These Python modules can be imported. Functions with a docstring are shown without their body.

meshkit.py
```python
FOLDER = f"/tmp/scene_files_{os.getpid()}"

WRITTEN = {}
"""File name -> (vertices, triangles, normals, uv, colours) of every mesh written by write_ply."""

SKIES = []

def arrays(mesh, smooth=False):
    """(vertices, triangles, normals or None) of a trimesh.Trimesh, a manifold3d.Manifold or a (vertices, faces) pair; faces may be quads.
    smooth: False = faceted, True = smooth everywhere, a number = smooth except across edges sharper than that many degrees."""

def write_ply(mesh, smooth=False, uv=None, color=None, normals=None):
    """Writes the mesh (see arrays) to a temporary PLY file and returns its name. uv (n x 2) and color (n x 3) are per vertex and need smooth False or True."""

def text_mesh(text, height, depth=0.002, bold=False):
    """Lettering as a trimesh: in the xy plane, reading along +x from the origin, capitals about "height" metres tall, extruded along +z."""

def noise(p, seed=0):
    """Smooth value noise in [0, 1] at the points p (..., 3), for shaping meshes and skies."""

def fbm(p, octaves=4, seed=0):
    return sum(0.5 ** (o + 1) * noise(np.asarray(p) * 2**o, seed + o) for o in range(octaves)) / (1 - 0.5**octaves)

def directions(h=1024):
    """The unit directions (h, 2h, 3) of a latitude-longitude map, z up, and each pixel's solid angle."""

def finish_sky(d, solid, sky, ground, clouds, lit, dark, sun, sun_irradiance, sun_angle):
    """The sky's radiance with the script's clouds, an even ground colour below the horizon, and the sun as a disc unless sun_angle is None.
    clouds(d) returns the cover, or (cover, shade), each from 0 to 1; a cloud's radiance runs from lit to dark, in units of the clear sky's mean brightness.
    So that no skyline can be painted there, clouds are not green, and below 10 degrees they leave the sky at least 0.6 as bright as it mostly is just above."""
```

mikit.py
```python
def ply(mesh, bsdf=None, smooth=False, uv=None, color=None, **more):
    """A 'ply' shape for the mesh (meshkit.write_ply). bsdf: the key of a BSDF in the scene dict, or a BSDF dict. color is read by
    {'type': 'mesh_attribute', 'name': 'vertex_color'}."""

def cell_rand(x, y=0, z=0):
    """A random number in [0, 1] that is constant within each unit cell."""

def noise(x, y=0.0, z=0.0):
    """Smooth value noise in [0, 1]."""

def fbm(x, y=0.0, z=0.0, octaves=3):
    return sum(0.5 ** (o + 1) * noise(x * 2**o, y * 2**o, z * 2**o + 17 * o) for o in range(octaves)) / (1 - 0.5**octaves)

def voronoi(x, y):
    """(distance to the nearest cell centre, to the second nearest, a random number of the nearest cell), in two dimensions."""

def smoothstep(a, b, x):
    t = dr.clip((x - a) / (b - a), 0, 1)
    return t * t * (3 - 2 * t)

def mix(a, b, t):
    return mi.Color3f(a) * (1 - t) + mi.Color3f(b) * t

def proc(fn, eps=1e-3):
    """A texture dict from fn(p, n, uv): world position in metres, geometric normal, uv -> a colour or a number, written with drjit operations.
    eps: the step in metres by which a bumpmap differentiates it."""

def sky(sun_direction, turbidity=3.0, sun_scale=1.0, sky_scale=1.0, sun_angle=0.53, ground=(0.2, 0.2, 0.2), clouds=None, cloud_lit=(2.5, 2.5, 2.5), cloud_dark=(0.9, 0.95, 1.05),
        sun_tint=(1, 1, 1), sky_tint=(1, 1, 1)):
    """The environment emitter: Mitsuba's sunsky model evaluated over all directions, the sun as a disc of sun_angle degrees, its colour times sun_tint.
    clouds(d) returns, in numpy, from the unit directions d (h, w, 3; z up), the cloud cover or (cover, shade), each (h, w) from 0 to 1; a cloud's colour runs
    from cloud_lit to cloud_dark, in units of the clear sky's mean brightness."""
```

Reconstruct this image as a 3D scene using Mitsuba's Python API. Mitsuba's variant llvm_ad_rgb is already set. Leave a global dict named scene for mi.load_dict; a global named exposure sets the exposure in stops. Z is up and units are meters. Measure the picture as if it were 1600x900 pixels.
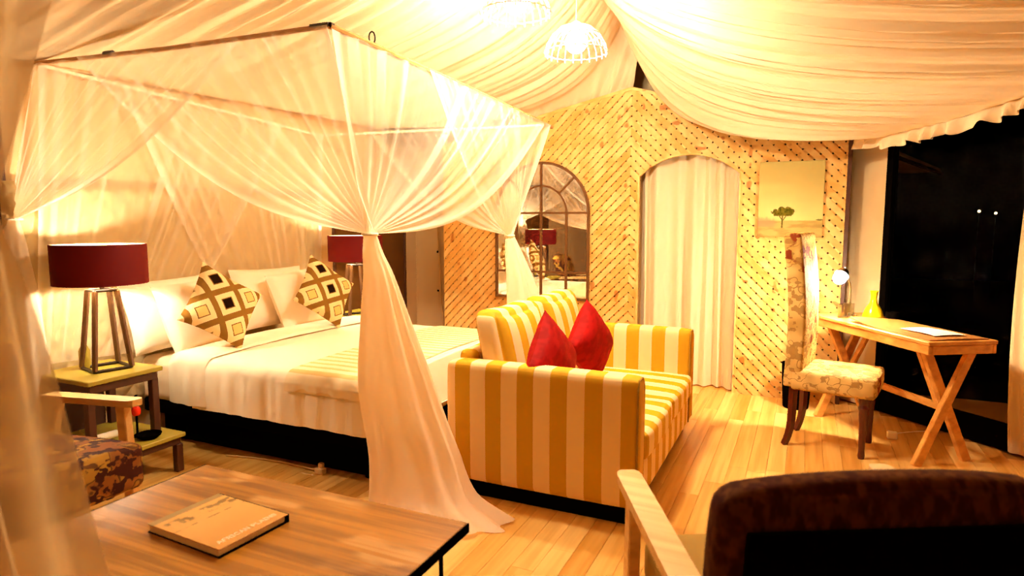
import math, numpy as np, trimesh, mitsuba as mi, mikit, meshkit, drjit as dr
from mikit import proc, noise, fbm, voronoi, smoothstep, mix
from shapely.geometry import Polygon, LineString, box as sbox
from shapely import affinity
from shapely.ops import unary_union

T = mi.ScalarTransform4f
scene, labels = {}, {}
rng = np.random.default_rng(7)

# ------------------------------------------------------------------ camera, light levels
YAW, PITCH, EYE = -0.43, 0.1055, 1.42
FWD = [math.sin(YAW) * math.cos(PITCH), math.cos(YAW) * math.cos(PITCH), -math.sin(PITCH)]
exposure = 2.27
scene['camera'] = {'type': 'thinlens', 'fov': 2 * math.degrees(math.atan(0.8)), 'fov_axis': 'x', 'aperture_radius': 0.004, 'focus_distance': 4.4,
                   'near_clip': 0.02, 'to_world': T().look_at(origin=[0, 0, EYE], target=[FWD[0], FWD[1], EYE + FWD[2]], up=[0, 0, 1])}
PENDANT = [160., 139., 99.]        # radiance of the pendant bulbs
BEDSIDE = [160., 138., 99.]        # bedside bulbs
DESKLAMP = [240., 206., 146.]      # desk lamp bulb


# ------------------------------------------------------------------ helpers
def sc(r, g, b):
    out = []
    for v in (r, g, b):
        v /= 255.
        out.append(v / 12.92 if v <= 0.04045 else ((v + 0.055) / 1.055) ** 2.4)
    return out


def rgb(c):
    return {'type': 'rgb', 'value': [float(x) for x in c]} if not isinstance(c, dict) else c


def P(color, rough=0.6, two=True, **kw):
    d = {'type': 'principled', 'base_color': rgb(color), 'roughness': rough, **kw}
    return {'type': 'twosided', 'bsdf': d} if two else d


def D(color):
    return {'type': 'twosided', 'bsdf': {'type': 'diffuse', 'reflectance': rgb(color)}}


def mat(name, d):
    scene['mat_' + name] = d
    return 'mat_' + name


used = set()


def num(name):
    k, i = name, 0
    while k in used:
        i += 1
        k = f'{name}_{i:03d}'
    used.add(k)
    return k


def add(key, mesh, m, smooth=False, uv=None, **more):
    """one entry of the scene; a taken key gets the next number"""
    key = num(key)
    scene[key] = mikit.ply(mesh, m, smooth=smooth, uv=uv, **more)
    return key


def lab(key, label, cat=None, group=None, kind=None):
    d = {'label': label}
    if cat: d['category'] = cat
    if group: d['group'] = group
    if kind: d['kind'] = kind
    labels[key] = d
    return key


def struct(key, label, cat=None):
    labels[key] = {'label': label, 'kind': 'structure'}
    return key


def unit(v):
    v = np.asarray(v, float)
    return v / np.linalg.norm(v)


def cbox(sx, sy, sz, b=0.004):
    b = min(b, sx * .45, sy * .45, sz * .45)
    pts = []
    for i in (-1, 1):
        for j in (-1, 1):
            for k in (-1, 1):
                pts += [(i * sx / 2, j * (sy / 2 - b), k * (sz / 2 - b)), (i * (sx / 2 - b), j * sy / 2, k * (sz / 2 - b)), (i * (sx / 2 - b), j * (sy / 2 - b), k * sz / 2)]
    return trimesh.convex.convex_hull(np.array(pts))


def place(m, ex, ey, ez, o):
    m = m.copy()
    m.apply_transform(np.vstack([np.column_stack([ex, ey, ez, o]), [0, 0, 0, 1]]))
    return m


def boxm(x0, x1, y0, y1, z0, z1, b=0.004, rot=0.0, at=None):
    m = cbox(x1 - x0, y1 - y0, z1 - z0, b)
    m.apply_translation([(x0 + x1) / 2, (y0 + y1) / 2, (z0 + z1) / 2])
    if rot:
        m.apply_transform(trimesh.transformations.rotation_matrix(rot, [0, 0, 1]))
    if at is not None:
        m.apply_translation(at)
    return m


def beam(p0, p1, w, h, up=(0, 0, 1), b=0.004, ext=0.0):
    """a bevelled bar from p0 to p1, w wide, h along 'up'"""
    p0, p1 = np.array(p0, float), np.array(p1, float)
    z = unit(p1 - p0)
    y = np.array(up, float)
    if abs(unit(y) @ z) > .999: y = np.array([1., 0, 0])
    y = unit(y - z * (y @ z))
    x = np.cross(y, z)
    return place(cbox(w, h, np.linalg.norm(p1 - p0) + 2 * ext, b), x, y, z, (p0 + p1) / 2)


def tube(pts, r, sides=10, closed=False):
    p = np.asarray(pts, float)
    r = np.broadcast_to(r, (len(p),)).astype(float)
    t = np.gradient(p, axis=0)
    if closed:
        t = np.roll(p, -1, 0) - np.roll(p, 1, 0)
    t /= np.linalg.norm(t, axis=1, keepdims=True) + 1e-12
    ref = np.array([0, 0, 1.]) if abs(t[0][2]) < .9 else np.array([1., 0, 0])
    a = np.cross(t[0], ref)
    A = []
    for i in range(len(p)):
        a = a - t[i] * (a @ t[i])
        a = a / (np.linalg.norm(a) + 1e-12)
        A.append(a.copy())
    A = np.array(A)
    B = np.cross(t, A)
    ang = np.arange(sides) * 2 * np.pi / sides
    V = (p[:, None] + r[:, None, None] * (np.cos(ang)[None, :, None] * A[:, None] + np.sin(ang)[None, :, None] * B[:, None])).reshape(-1, 3)
    n = len(p)
    F = []
    for i in range(n if closed else n - 1):
        i2 = (i + 1) % n
        for j in range(sides):
            j2 = (j + 1) % sides
            F += [(i * sides + j, i * sides + j2, i2 * sides + j2), (i * sides + j, i2 * sides + j2, i2 * sides + j)]
    if not closed:
        V = np.vstack([V, p[:1], p[-1:]])
        for j in range(sides):
            F += [(len(V) - 2, (j + 1) % sides, j), (len(V) - 1, (n - 1) * sides + j, (n - 1) * sides + (j + 1) % sides)]
    return trimesh.Trimesh(V, F, process=False)


def lathe(profile, sides=32, at=(0, 0, 0)):
    """profile: (r, z) from bottom to top"""
    m = trimesh.creation.revolve(np.array(profile, float), sections=sides)
    m.apply_translation(at)
    return m


def grid(fn, nu, nv):
    u, v = np.meshgrid(np.linspace(0, 1, nu), np.linspace(0, 1, nv), indexing='ij')
    V = fn(u, v).reshape(-1, 3)
    i, j = np.meshgrid(np.arange(nu - 1), np.arange(nv - 1), indexing='ij')
    a = (i * nv + j).ravel()
    F = np.vstack([np.stack([a, a + nv, a + nv + 1], 1), np.stack([a, a + nv + 1, a + 1], 1)])
    return (V, F), np.stack([u.ravel(), v.ravel()], 1)


def cat(*ms):
    return trimesh.util.concatenate(list(ms))


def interp(x, xs, ys):
    """piecewise smooth (pchip) interpolation, ys may be vectors"""
    from scipy.interpolate import PchipInterpolator
    return PchipInterpolator(np.array(xs, float), np.array(ys, float), axis=0)(np.clip(x, min(xs), max(xs)))


def fb(p, o=3, seed=0):
    return meshkit.fbm(np.asarray(p, float), o, seed) - 0.5


def pillow(w, h, t, n=26, conc=0.05, wr=0.006, seed=0, pw=2.6):
    s, q = np.meshgrid(np.linspace(-1, 1, n), np.linspace(-1, 1, n), indexing='ij')
    x = w / 2 * s * (1 - conc * (1 - q ** 2))
    y = h / 2 * q * (1 - conc * (1 - s ** 2))
    z = t / 2 * ((1 - np.abs(s) ** pw) * (1 - np.abs(q) ** pw)) ** 0.5
    Vs, Fs, U = [], [], []
    for sg in (1, -1):
        wv = wr * fb(np.stack([x * 9, y * 9, x * 0 + sg * 3.], -1), 3, seed) * 2 * np.clip(z / (t * .2), 0, 1)
        V = np.stack([x, y, sg * (z + wv)], -1).reshape(-1, 3)
        i, j = np.meshgrid(np.arange(n - 1), np.arange(n - 1), indexing='ij')
        a = (i * n + j).ravel()
        F = np.vstack([np.stack([a, a + n, a + n + 1], 1), np.stack([a, a + n + 1, a + 1], 1)])
        if sg < 0: F = F[:, ::-1]
        Fs.append(F + len(Vs) * n * n)
        Vs.append(V)
        U.append(np.stack([x.ravel(), y.ravel()], 1))
    return np.vstack(Vs), np.vstack(Fs), np.vstack(U)


def orient(V, ex, ey, ez, o):
    return V @ np.array([ex, ey, ez], float) + np.array(o, float)


def softbox(sx, sy, sz, bulge=0.02, r=0.03, n=14):
    """a soft upholstered block: rounded edges and puffed faces; returns V, F"""
    m = trimesh.creation.box([2, 2, 2])
    for _ in range(4):
        m = m.subdivide()
    v = m.vertices.copy()
    h = np.array([sx, sy, sz]) / 2
    # remap so that edge rows gather near the edges
    w = np.sign(v) * (1 - (1 - np.abs(v)) ** 1.6)
    p = w * h
    core = np.clip(p, -(h - r), h - r)
    d = p - core
    L = np.linalg.norm(d, axis=1, keepdims=True)
    p = np.where(L > 1e-9, core + d / np.maximum(L, 1e-9) * r, p)
    for a in range(3):
        b, c = [k for k in range(3) if k != a]
        f = (1 - w[:, b] ** 4) * (1 - w[:, c] ** 4) * (np.abs(w[:, a]) > .98)
        p[:, a] += np.sign(w[:, a]) * bulge * f
    return p, np.array(m.faces)


# ------------------------------------------------------------------ materials
def wood(c0, c1, axis, scale=1.0, seed=0.0):
    """grain along the axis (0 x, 1 y, 2 z) in world space"""
    def fn(p, n, uv):
        q = [p.x, p.y, p.z]
        a = q.pop(axis)
        g = fbm(a * 1.6 * scale + seed, q[0] * 34 * scale, q[1] * 34 * scale, 3)
        k = fbm(a * 2.2 + seed * 3, q[0] * 5, q[1] * 5, 2)
        return mix(c0, c1, dr.clip(smoothstep(0.25, 0.8, g) * 0.75 + (k - 0.4) * 0.7, 0, 1))
    return fn


M = {}
M['canvas'] = mat('canvas', D(sc(214, 184, 138)))
M['drape'] = mat('drape', {'type': 'twosided', 'bsdf': {'type': 'diffuse', 'reflectance': rgb(sc(228, 205, 166))}})
M['railcloth'] = mat('railcloth', D(sc(168, 122, 74)))
M['roof'] = mat('roof', D(sc(150, 110, 60)))
M['floorbase'] = mat('floorbase', P(sc(190, 130, 55), 0.5))
for i, (a, b) in enumerate([((226, 176, 96), (204, 144, 60)), ((236, 190, 112), (214, 158, 76)), ((218, 164, 82), (194, 132, 50))]):
    M[f'plank{i}'] = mat(f'plank{i}', P(proc(wood(sc(*a), sc(*b), 1, 1.0, 3.1 * i)), 0.32, specular=0.4))
for i, (a, b) in enumerate([((240, 200, 126), (222, 168, 84)), ((234, 188, 108), (214, 156, 68))]):
    def pine(p, n, uv, a=sc(*a), b=sc(*b), i=i):
        g = fbm(p.x * 9 + 5 * i, p.z * 9, p.y * 60, 3)
        k = noise(p.x * 14 + 31 * i, p.z * 14, 3.0)
        return mix(mix(a, b, smoothstep(0.3, 0.75, g)), sc(176, 100, 26), smoothstep(0.86, 0.95, k) * 0.8)
    M[f'pine{i}'] = mat(f'pine{i}', P(proc(pine), 0.55, specular=0.3))
M['hole_shade'] = mat('hole_shade', D(sc(70, 38, 8)))
M['lightwood'] = mat('lightwood', P(proc(wood(sc(240, 202, 138), sc(216, 166, 92), 0, 1.0, 1.7)), 0.42, specular=0.4))
M['deskwood'] = mat('deskwood', P(proc(wood(sc(222, 160, 78), sc(190, 118, 42), 1, 0.8, 4.2)), 0.4, specular=0.4))
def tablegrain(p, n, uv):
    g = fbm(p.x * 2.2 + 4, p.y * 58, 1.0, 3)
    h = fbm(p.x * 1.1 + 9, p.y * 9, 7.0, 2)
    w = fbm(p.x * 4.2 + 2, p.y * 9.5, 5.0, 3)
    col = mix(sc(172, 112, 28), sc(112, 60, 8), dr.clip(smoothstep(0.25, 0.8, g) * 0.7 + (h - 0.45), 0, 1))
    return mix(col, sc(206, 160, 98), smoothstep(0.56, 0.74, w) * smoothstep(0.3, 0.6, g) * 0.6)  # pale worn patches, which also paint in the sheen on the top


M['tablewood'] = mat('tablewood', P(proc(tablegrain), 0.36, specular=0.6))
M['black'] = mat('black', D(sc(6, 4, 3)))
M['darkmetal'] = mat('darkmetal', P(sc(40, 26, 18), 0.4, metallic=0.6))
M['lampframe'] = mat('lampframe', P(sc(92, 58, 30), 0.5))
M['bronze'] = mat('bronze', P(sc(104, 66, 26), 0.45, metallic=0.3))
M['mahogany'] = mat('mahogany', P(sc(74, 16, 6), 0.3, specular=0.5))
M['chrome'] = mat('chrome', {'type': 'roughconductor', 'alpha': 0.15, 'specular_reflectance': rgb([.85, .8, .7])})
M['mirror'] = mat('mirror', {'type': 'twosided', 'bsdf': {'type': 'conductor', 'specular_reflectance': rgb([.9, .88, .84])}})
M['white'] = mat('white', D(sc(250, 238, 216)))
M['linen'] = mat('linen', D(sc(250, 236, 208)))
M['sheet'] = mat('sheet', D(sc(244, 222, 188)))
M['redcloth'] = mat('redcloth', P(proc(lambda p, n, uv: mix(sc(152, 4, 2), sc(138, 3, 1), smoothstep(.35, .65, fbm(uv.x * 30, uv.y * 60, 2.0, 2)))), 0.75, sheen=0.12, specular=0.15))
M['shade'] = mat('shade', P(sc(96, 6, 8), 0.7, specular=0.2))
M['shadein'] = mat('shadein', D(sc(240, 215, 170)))
M['green'] = mat('green', P(sc(166, 146, 50), 0.5))
M['darkwood'] = mat('darkwood', P(sc(70, 32, 12), 0.5))
M['quilt'] = mat('quilt', D(sc(196, 170, 122)))
M['screen'] = mat('screen', P(sc(92, 56, 16), 0.7, specular=0.2))
M['nightmesh'] = mat('nightmesh', P(sc(12, 4, 2), 0.5, specular=0.25))
M['glass'] = mat('glass', {'type': 'dielectric', 'int_ior': 1.52, 'specular_reflectance': rgb([1, 1, 1]), 'specular_transmittance': rgb([.93, .9, .84])})
M['pane'] = mat('pane', {'type': 'thindielectric', 'int_ior': 1.045})
M['yellowglass'] = mat('yellowglass', P(sc(252, 230, 26), 0.12, two=False, spec_trans=0.55, eta=1.3))
M['redplastic'] = mat('redplastic', P(sc(240, 44, 16), 0.35))
M['paper'] = mat('paper', D(sc(250, 236, 205)))
M['leather'] = mat('leather', P(sc(160, 104, 46), 0.5))
M['olive'] = mat('olive', P(sc(150, 112, 22), 0.8))
M['rope'] = mat('rope', D(sc(226, 190, 130)))
M['soil'] = mat('soil', D(sc(12, 5, 2)))


def stripes(p, n, uv):
    t = uv.x / 0.174
    f = t - dr.floor(t)
    w = smoothstep(0.0, 0.02, f) * (1 - smoothstep(0.5, 0.52, f))
    return mix(sc(240, 208, 154), sc(204, 154, 30), w)


M['stripes'] = mat('stripes', P(proc(stripes), 0.75, specular=0.2, sheen=0.2))


def thinstripes(p, n, uv):
    t = uv.x / 0.075
    f = t - dr.floor(t)
    w = smoothstep(0.0, 0.06, f) * (1 - smoothstep(0.42, 0.48, f))
    return mix(sc(250, 230, 190), sc(232, 200, 136), w)


M['throw'] = mat('throw', D(proc(thinstripes)))


def floral(p, n, uv):
    a = fbm(p.x * 24, p.y * 24, p.z * 24 + 3, 3)
    b = fbm(p.x * 17 + 9, p.y * 17, p.z * 17, 2)
    c = fbm(p.x * 9 + 4, p.y * 9, p.z * 9 + 30, 2)
    col = mix(sc(216, 182, 112), sc(184, 146, 76), smoothstep(0.35, 0.65, c))
    vine = 1 - smoothstep(0.010, 0.028, dr.abs(b - 0.47))
    leaf = smoothstep(0.56, 0.60, a)
    col = mix(col, sc(140, 98, 40), dr.maximum(vine * 0.75, leaf * 0.7))
    return mix(col, sc(118, 46, 14), smoothstep(0.63, 0.67, c) * smoothstep(0.40, 0.46, a))


M['floral'] = mat('floral', P(proc(floral), 0.8, specular=0.2))


def darkfloral(p, n, uv):
    a = fbm(p.x * 26, p.y * 26, p.z * 26 + 8, 3)
    b = fbm(p.x * 15 + 2, p.y * 15, p.z * 15 + 5, 2)
    col = mix(sc(168, 124, 46), sc(132, 76, 28), smoothstep(.4, .62, b))
    vine = 1 - smoothstep(0.012, 0.035, dr.abs(b - 0.5))
    return mix(col, sc(56, 14, 6), dr.maximum(smoothstep(0.50, 0.55, a), vine * .8))


M['darkfloral'] = mat('darkfloral', P(proc(darkfloral), 0.8, specular=0.2))
M['upholstery'] = mat('upholstery', P(proc(lambda p, n, uv: mix(sc(86, 46, 12), sc(56, 16, 4), smoothstep(0.3, 0.7, fbm(p.x * 60, p.y * 60, p.z * 25, 3)))), 0.9, specular=0.1))


def geo(p, n, uv):
    """nested squares in a taupe grid, turned against the cushion's edges"""
    a, b = (uv.x + uv.y) * 0.7071 / 0.168 + 0.5, (uv.x - uv.y) * 0.7071 / 0.168 + 0.5
    i, j = dr.floor(a), dr.floor(b)
    m = dr.maximum(dr.abs(a - i - 0.5), dr.abs(b - j - 0.5))
    r = mikit.cell_rand(i, j, 4)
    cream, taupe = sc(236, 206, 150), sc(132, 92, 38)
    inner = mix(sc(226, 180, 106), sc(28, 14, 8), dr.select(r > 0.52, 1.0, 0.0))
    col = mix(inner, taupe, smoothstep(0.17, 0.18, m))
    col = mix(col, cream, smoothstep(0.205, 0.215, m))
    return mix(col, taupe, smoothstep(0.385, 0.395, m))


M['geo'] = mat('geo', D(proc(geo)))


def net(color, lo, hi, nstreak, seed, hemw=0.0):
    """netting: threads with real holes between them; denser (uv.y -> 1) where it is gathered"""
    def op(p, n, uv):
        s = fbm(uv.x * nstreak + seed, uv.y * 0.6, 0.0, 2)
        st = smoothstep(0.5, 0.7, s)
        hem = (1 - smoothstep(0.012, 0.03, uv.x)) + smoothstep(0.97, 0.988, uv.x)
        st = dr.maximum(st, hem * hemw)
        return dr.clip(lo + (hi - lo) * smoothstep(0.35, 1.0, uv.y) ** 1.4 + st * 0.34 * (1 - 0.6 * uv.y), 0.0, 1.0)
    return {'type': 'mask', 'opacity': proc(op), 'bsdf': {'type': 'principledthin', 'base_color': rgb(color), 'roughness': 0.9, 'diff_trans': 0.9, 'eta': 1.2}}


M['net'] = mat('net', net(sc(255, 246, 230), 0.14, 0.93, 52, 0.0, 2.1))
M['tail'] = mat('tail', net(sc(255, 238, 210), 0.78, 0.97, 30, 3.0))
M['sheer'] = mat('sheer', net(sc(222, 196, 146), 0.62, 0.96, 18, 5.0))
M['nethem'] = mat('nethem', {'type': 'mask', 'opacity': 0.72, 'bsdf': {'type': 'principledthin', 'base_color': rgb(sc(255, 238, 210)), 'roughness': 0.9, 'diff_trans': 0.8, 'eta': 1.2}})
M['curtain'] = mat('curtain', {'type': 'principledthin', 'base_color': rgb(sc(252, 232, 192)), 'roughness': 0.8, 'diff_trans': 0.5, 'eta': 1.2})

# ------------------------------------------------------------------ the tent: floor, walls, roof
XH, YR, XR, YF = -3.92, 6.0, 2.6, -2.0          # head wall, rear wall, right wall, wall behind the camera
DG = 5.95                                        # the slanting entrance wall stands on x + y = DG
add('floor', boxm(XH - .1, XR + .1, YF - .1, YR + .1, -0.12, -0.014, 0.002), M['floorbase'])
struct('floor', 'oak plank floor')
PW, PL = 0.1, 1.21
k = 0
for i in range(47):
    x0 = -2.75 + i * PW
    y = 1.25 - rng.random() * PL
    while y < 5.45:
        y0, y1 = max(y, 1.0), min(y + PL, 5.62)
        if x0 + PW + y1 > 5.0 and x0 + PW + y0 > DG - .05:
            break
        if x0 + PW + y1 > DG - .03: y1 = DG - .03 - x0 - PW
        if y1 - y0 > .1:
            add('floor__plank', boxm(x0 + .0006, x0 + PW - .0006, y0 + .0006, y1 - .0006, -0.014, 0.0, 0.0012), M[f'plank{int(rng.integers(0, 3))}'])
        y += PL
# boards beyond the part of the floor that the photograph shows
add('floor__board_field', cat(boxm(XH, -2.7515, YF, YR, -.014, -.0005, .001), boxm(-2.75, XR, YF, .998, -.014, -.0005, .001), boxm(1.99, XR, 1.0, 3.3, -.014, -.0005, .001),
                              boxm(-2.75, .2, 5.625, YR, -.014, -.0005, .001)), M['plank0'])

W = .04
add('wall_head', boxm(XH - W, XH, YF, YR, 0, 3.2, .001), M['canvas']); struct('wall_head', 'canvas tent wall behind the bed')
add('wall_rear', boxm(XH, DG - YR + .02, YR, YR + W, 0, 3.4, .001), M['canvas']); struct('wall_rear', 'canvas tent wall behind the lattice')
add('wall_right', boxm(XR, XR + W, YF, DG - XR, 0, 3.2, .001), M['darkwood']); struct('wall_right', 'unseen right side of the tent, darkened to cut bounced light')  # out of view; dark colour chosen to absorb bounced light
add('wall_front', boxm(XH, XR, YF - W, YF, 0, 3.2, .001), M['darkwood']); struct('wall_front', 'unseen right side of the tent, darkened to cut bounced light')  # unseen wall, made dark to lower the ambient light on this side
# slanting entrance wall with the dark door opening; s runs along it from the rear wall
dd, nn = np.array([.70711, -.70711, 0]), np.array([.70711, .70711, 0])
E0 = np.array([DG - YR, YR, 0.])


def dpt(s, off, z):
    return E0 + dd * s + nn * off + np.array([0, 0, z])


def dbox(s0, s1, o0, o1, z0, z1, b=.003):
    return place(cbox(s1 - s0, o1 - o0, z1 - z0, b), dd, nn, [0, 0, 1], dpt((s0 + s1) / 2, (o0 + o1) / 2, (z0 + z1) / 2))


S0, S1 = 0.80, 1.80
add('wall_entrance', cat(dbox(0, S0, 0, .04, 0, 3.2), dbox(S1, 3.76, 0, .04, 0, 3.2), dbox(S0, S1, 0, .04, 2.25, 3.2)), M['canvas'])
struct('wall_entrance', 'slanting canvas wall with the dark door')
add('door_1', cat(dbox(S0, S0 + .05, -.01, .05, 0, 2.26), dbox(S1 - .05, S1, -.01, .05, 0, 2.26), dbox(S0 + .05, S1 - .05, -.01, .05, 2.2, 2.26), dbox(S0 + .05, S1 - .05, -.005, .045, 0.0, .16)), M['black'])
labels['door_1'] = {'label': 'tall dark glazed door onto the night, right of the desk', 'kind': 'structure'}
add('door_1__pane', dbox(S0 + .05, S1 - .05, .018, .022, .16, 2.2, .0005), M['pane'])
add('door_1__mullion', dbox(S0 + .115, S0 + .14, .026, .04, 1.99, 2.2), M['black'])
# canvas flap rolled beside the door
def flap(u, v):
    s = S1 - .03 - .05 * np.sin(v * 3) * (1 - v) + (0.9) * u
    off = -.03 - .012 * np.sin(u * 60 + 4 * v) - .01 * np.sin(u * 23)
    return E0 + dd * s[..., None] + nn * off[..., None] + np.stack([0 * v, 0 * v, .01 + v * 2.3], -1)


m, uv = grid(flap, 80, 30)
add('wall_entrance__door_flap', m, M['canvas'], smooth=True, uv=uv)
# outside, seen through the pane: ground, rolled awning with its pole, two far lanterns
add('ground_outside', boxm(-2, 14, 3, 20, -.3, -.13, .01), M['soil']); labels['ground_outside'] = {'label': 'dark ground outside', 'kind': 'structure'}
add('awning', beam([.35, 6.05, 2.02], [1.0, 7.5, 1.9], .34, .03), M['canvas'])
lab('awning', 'pale awning canvas outside the top left corner of the dark door', 'awning')
add('awning__batten', beam([.47, 5.98, 1.99], [1.15, 7.4, 1.87], .025, .03), M['darkwood'])

# roof shell above the lining
add('ceiling', cat(beam([-1.42, YF, 3.32], [-1.42, YR, 3.32], .06, .06), ), M['darkwood']); struct('ceiling', 'tent roof with draped lining')
m, uv = grid(lambda u, v: np.stack([-1.42 + (u - .5) * 8.4, YF + v * (YR - YF), 3.4 - np.abs(u - .5) * 1.3], -1), 3, 2)
add('ceiling__outer_canvas', m, M['roof'])


def folds(t, u, seed, amp):
    """gathered cloth: sharp irregular ridges across t, running along u"""
    q = t * 5.2 + 0.25 * np.sin(u * 2.2 + seed)
    a = np.sin(2 * np.pi * q * 1.3 + 2.5 * np.sin(q * 2.1 + seed)) * .5
    a = np.sign(a) * np.abs(a) ** .8
    b = fb(np.stack([q * 4.4, u * 0.22, q * 0 + seed], -1), 1, int(seed))
    b2 = fb(np.stack([q * 10.5, u * 0.3, q * 0 + seed + 5], -1), 1, int(seed) + 7)
    c = fb(np.stack([q * 1.1, u * 0.5, q * 0 + seed + 9], -1), 1, int(seed) + 3)
    return amp * (a * .5 + b * .9 + b2 * .4 + c * 1.5)


ZR = 3.06


def drape_left(u, v):
    y = 5.30 - v * 7.25
    k = 2.2 + 5.6 * np.exp(-v * 9)
    g = (1 - np.exp(-k * u)) / (1 - np.exp(-k))
    x = -1.43 - u * (1.43 + XH) * -1 * 0.997 if False else -1.43 + u * (XH + .01 + 1.43)
    z = ZR - (ZR - 2.30) * g + 0.02 * np.sin(u * 9 + y)
    f = folds(y, u, 2.0, .036) * np.sin(np.pi * np.clip(u * .9 + .1, 0, 1)) ** .5
    return np.stack([x, y - .25 * np.sin(np.pi * u) * (1 - v) * .2, z + f], -1)


m, uv = grid(drape_left, 70, 520)
add('ceiling__lining_drape', m, M['drape'], smooth=True, uv=uv)

EV = np.array([[.20, 5.36, 2.035], [.47, 5.12, 1.995], [.77, 4.82, 2.03], [1.05, 4.55, 2.10], [1.5, 4.1, 2.18], [2.55, 3.05, 2.25], [2.55, 1.0, 2.25], [2.55, -1.95, 2.25]])
EL = np.concatenate([[0], np.cumsum(np.linalg.norm(np.diff(EV, axis=0), axis=1))])
RV = np.array([5.35, 5.15, 4.9, 4.65, 4.2, 3.1, 1.0, -1.95])


def drape_right(u, v):
    s = v * EL[-1]
    e = np.stack([np.interp(s, EL, EV[:, i]) for i in range(3)], -1)
    r = np.stack([np.full_like(s, -1.43), np.interp(s, EL, RV), np.full_like(s, ZR)], -1)
    k = 3.1 + 2.6 * np.exp(-v * 9)
    g = ((1 - np.exp(-k * u)) / (1 - np.exp(-k)))
    p = r + (e - r) * u[..., None]
    p[..., 2] = r[..., 2] + (e[..., 2] - r[..., 2]) * g
    p[..., 2] += folds(s * 1.05, u, 5.0, .040) * np.clip(np.sin(np.pi * (u * .93 + .07)), 0, 1) ** .5
    p[..., 1] -= .10 * np.sin(np.pi * u) * np.exp(-v * 12)
    return p


m, uv = grid(drape_right, 70, 560)
add('ceiling__lining_drape', m, M['drape'], smooth=True, uv=uv)


def val(u, v):
    s = v * 3.6
    e = np.stack([np.interp(s + .12, EL, EV[:, i]) for i in range(3)], -1)
    e[..., 2] -= u * (.085 + .010 * np.sin(v * 97) + .008 * np.sin(v * 191 + 1))
    off = (.014 + .045 * u) * (np.sin(v * 190 + 2.4 * np.sin(v * 41)) * .6) + .02 * u
    return e - nn * off[..., None]


m, uv = grid(val, 10, 700)
add('ceiling__valance', m, M['drape'], smooth=True, uv=uv)
# the hanging end of the left lining, a swag just before the lattice gable
XC = -1.39


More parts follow.
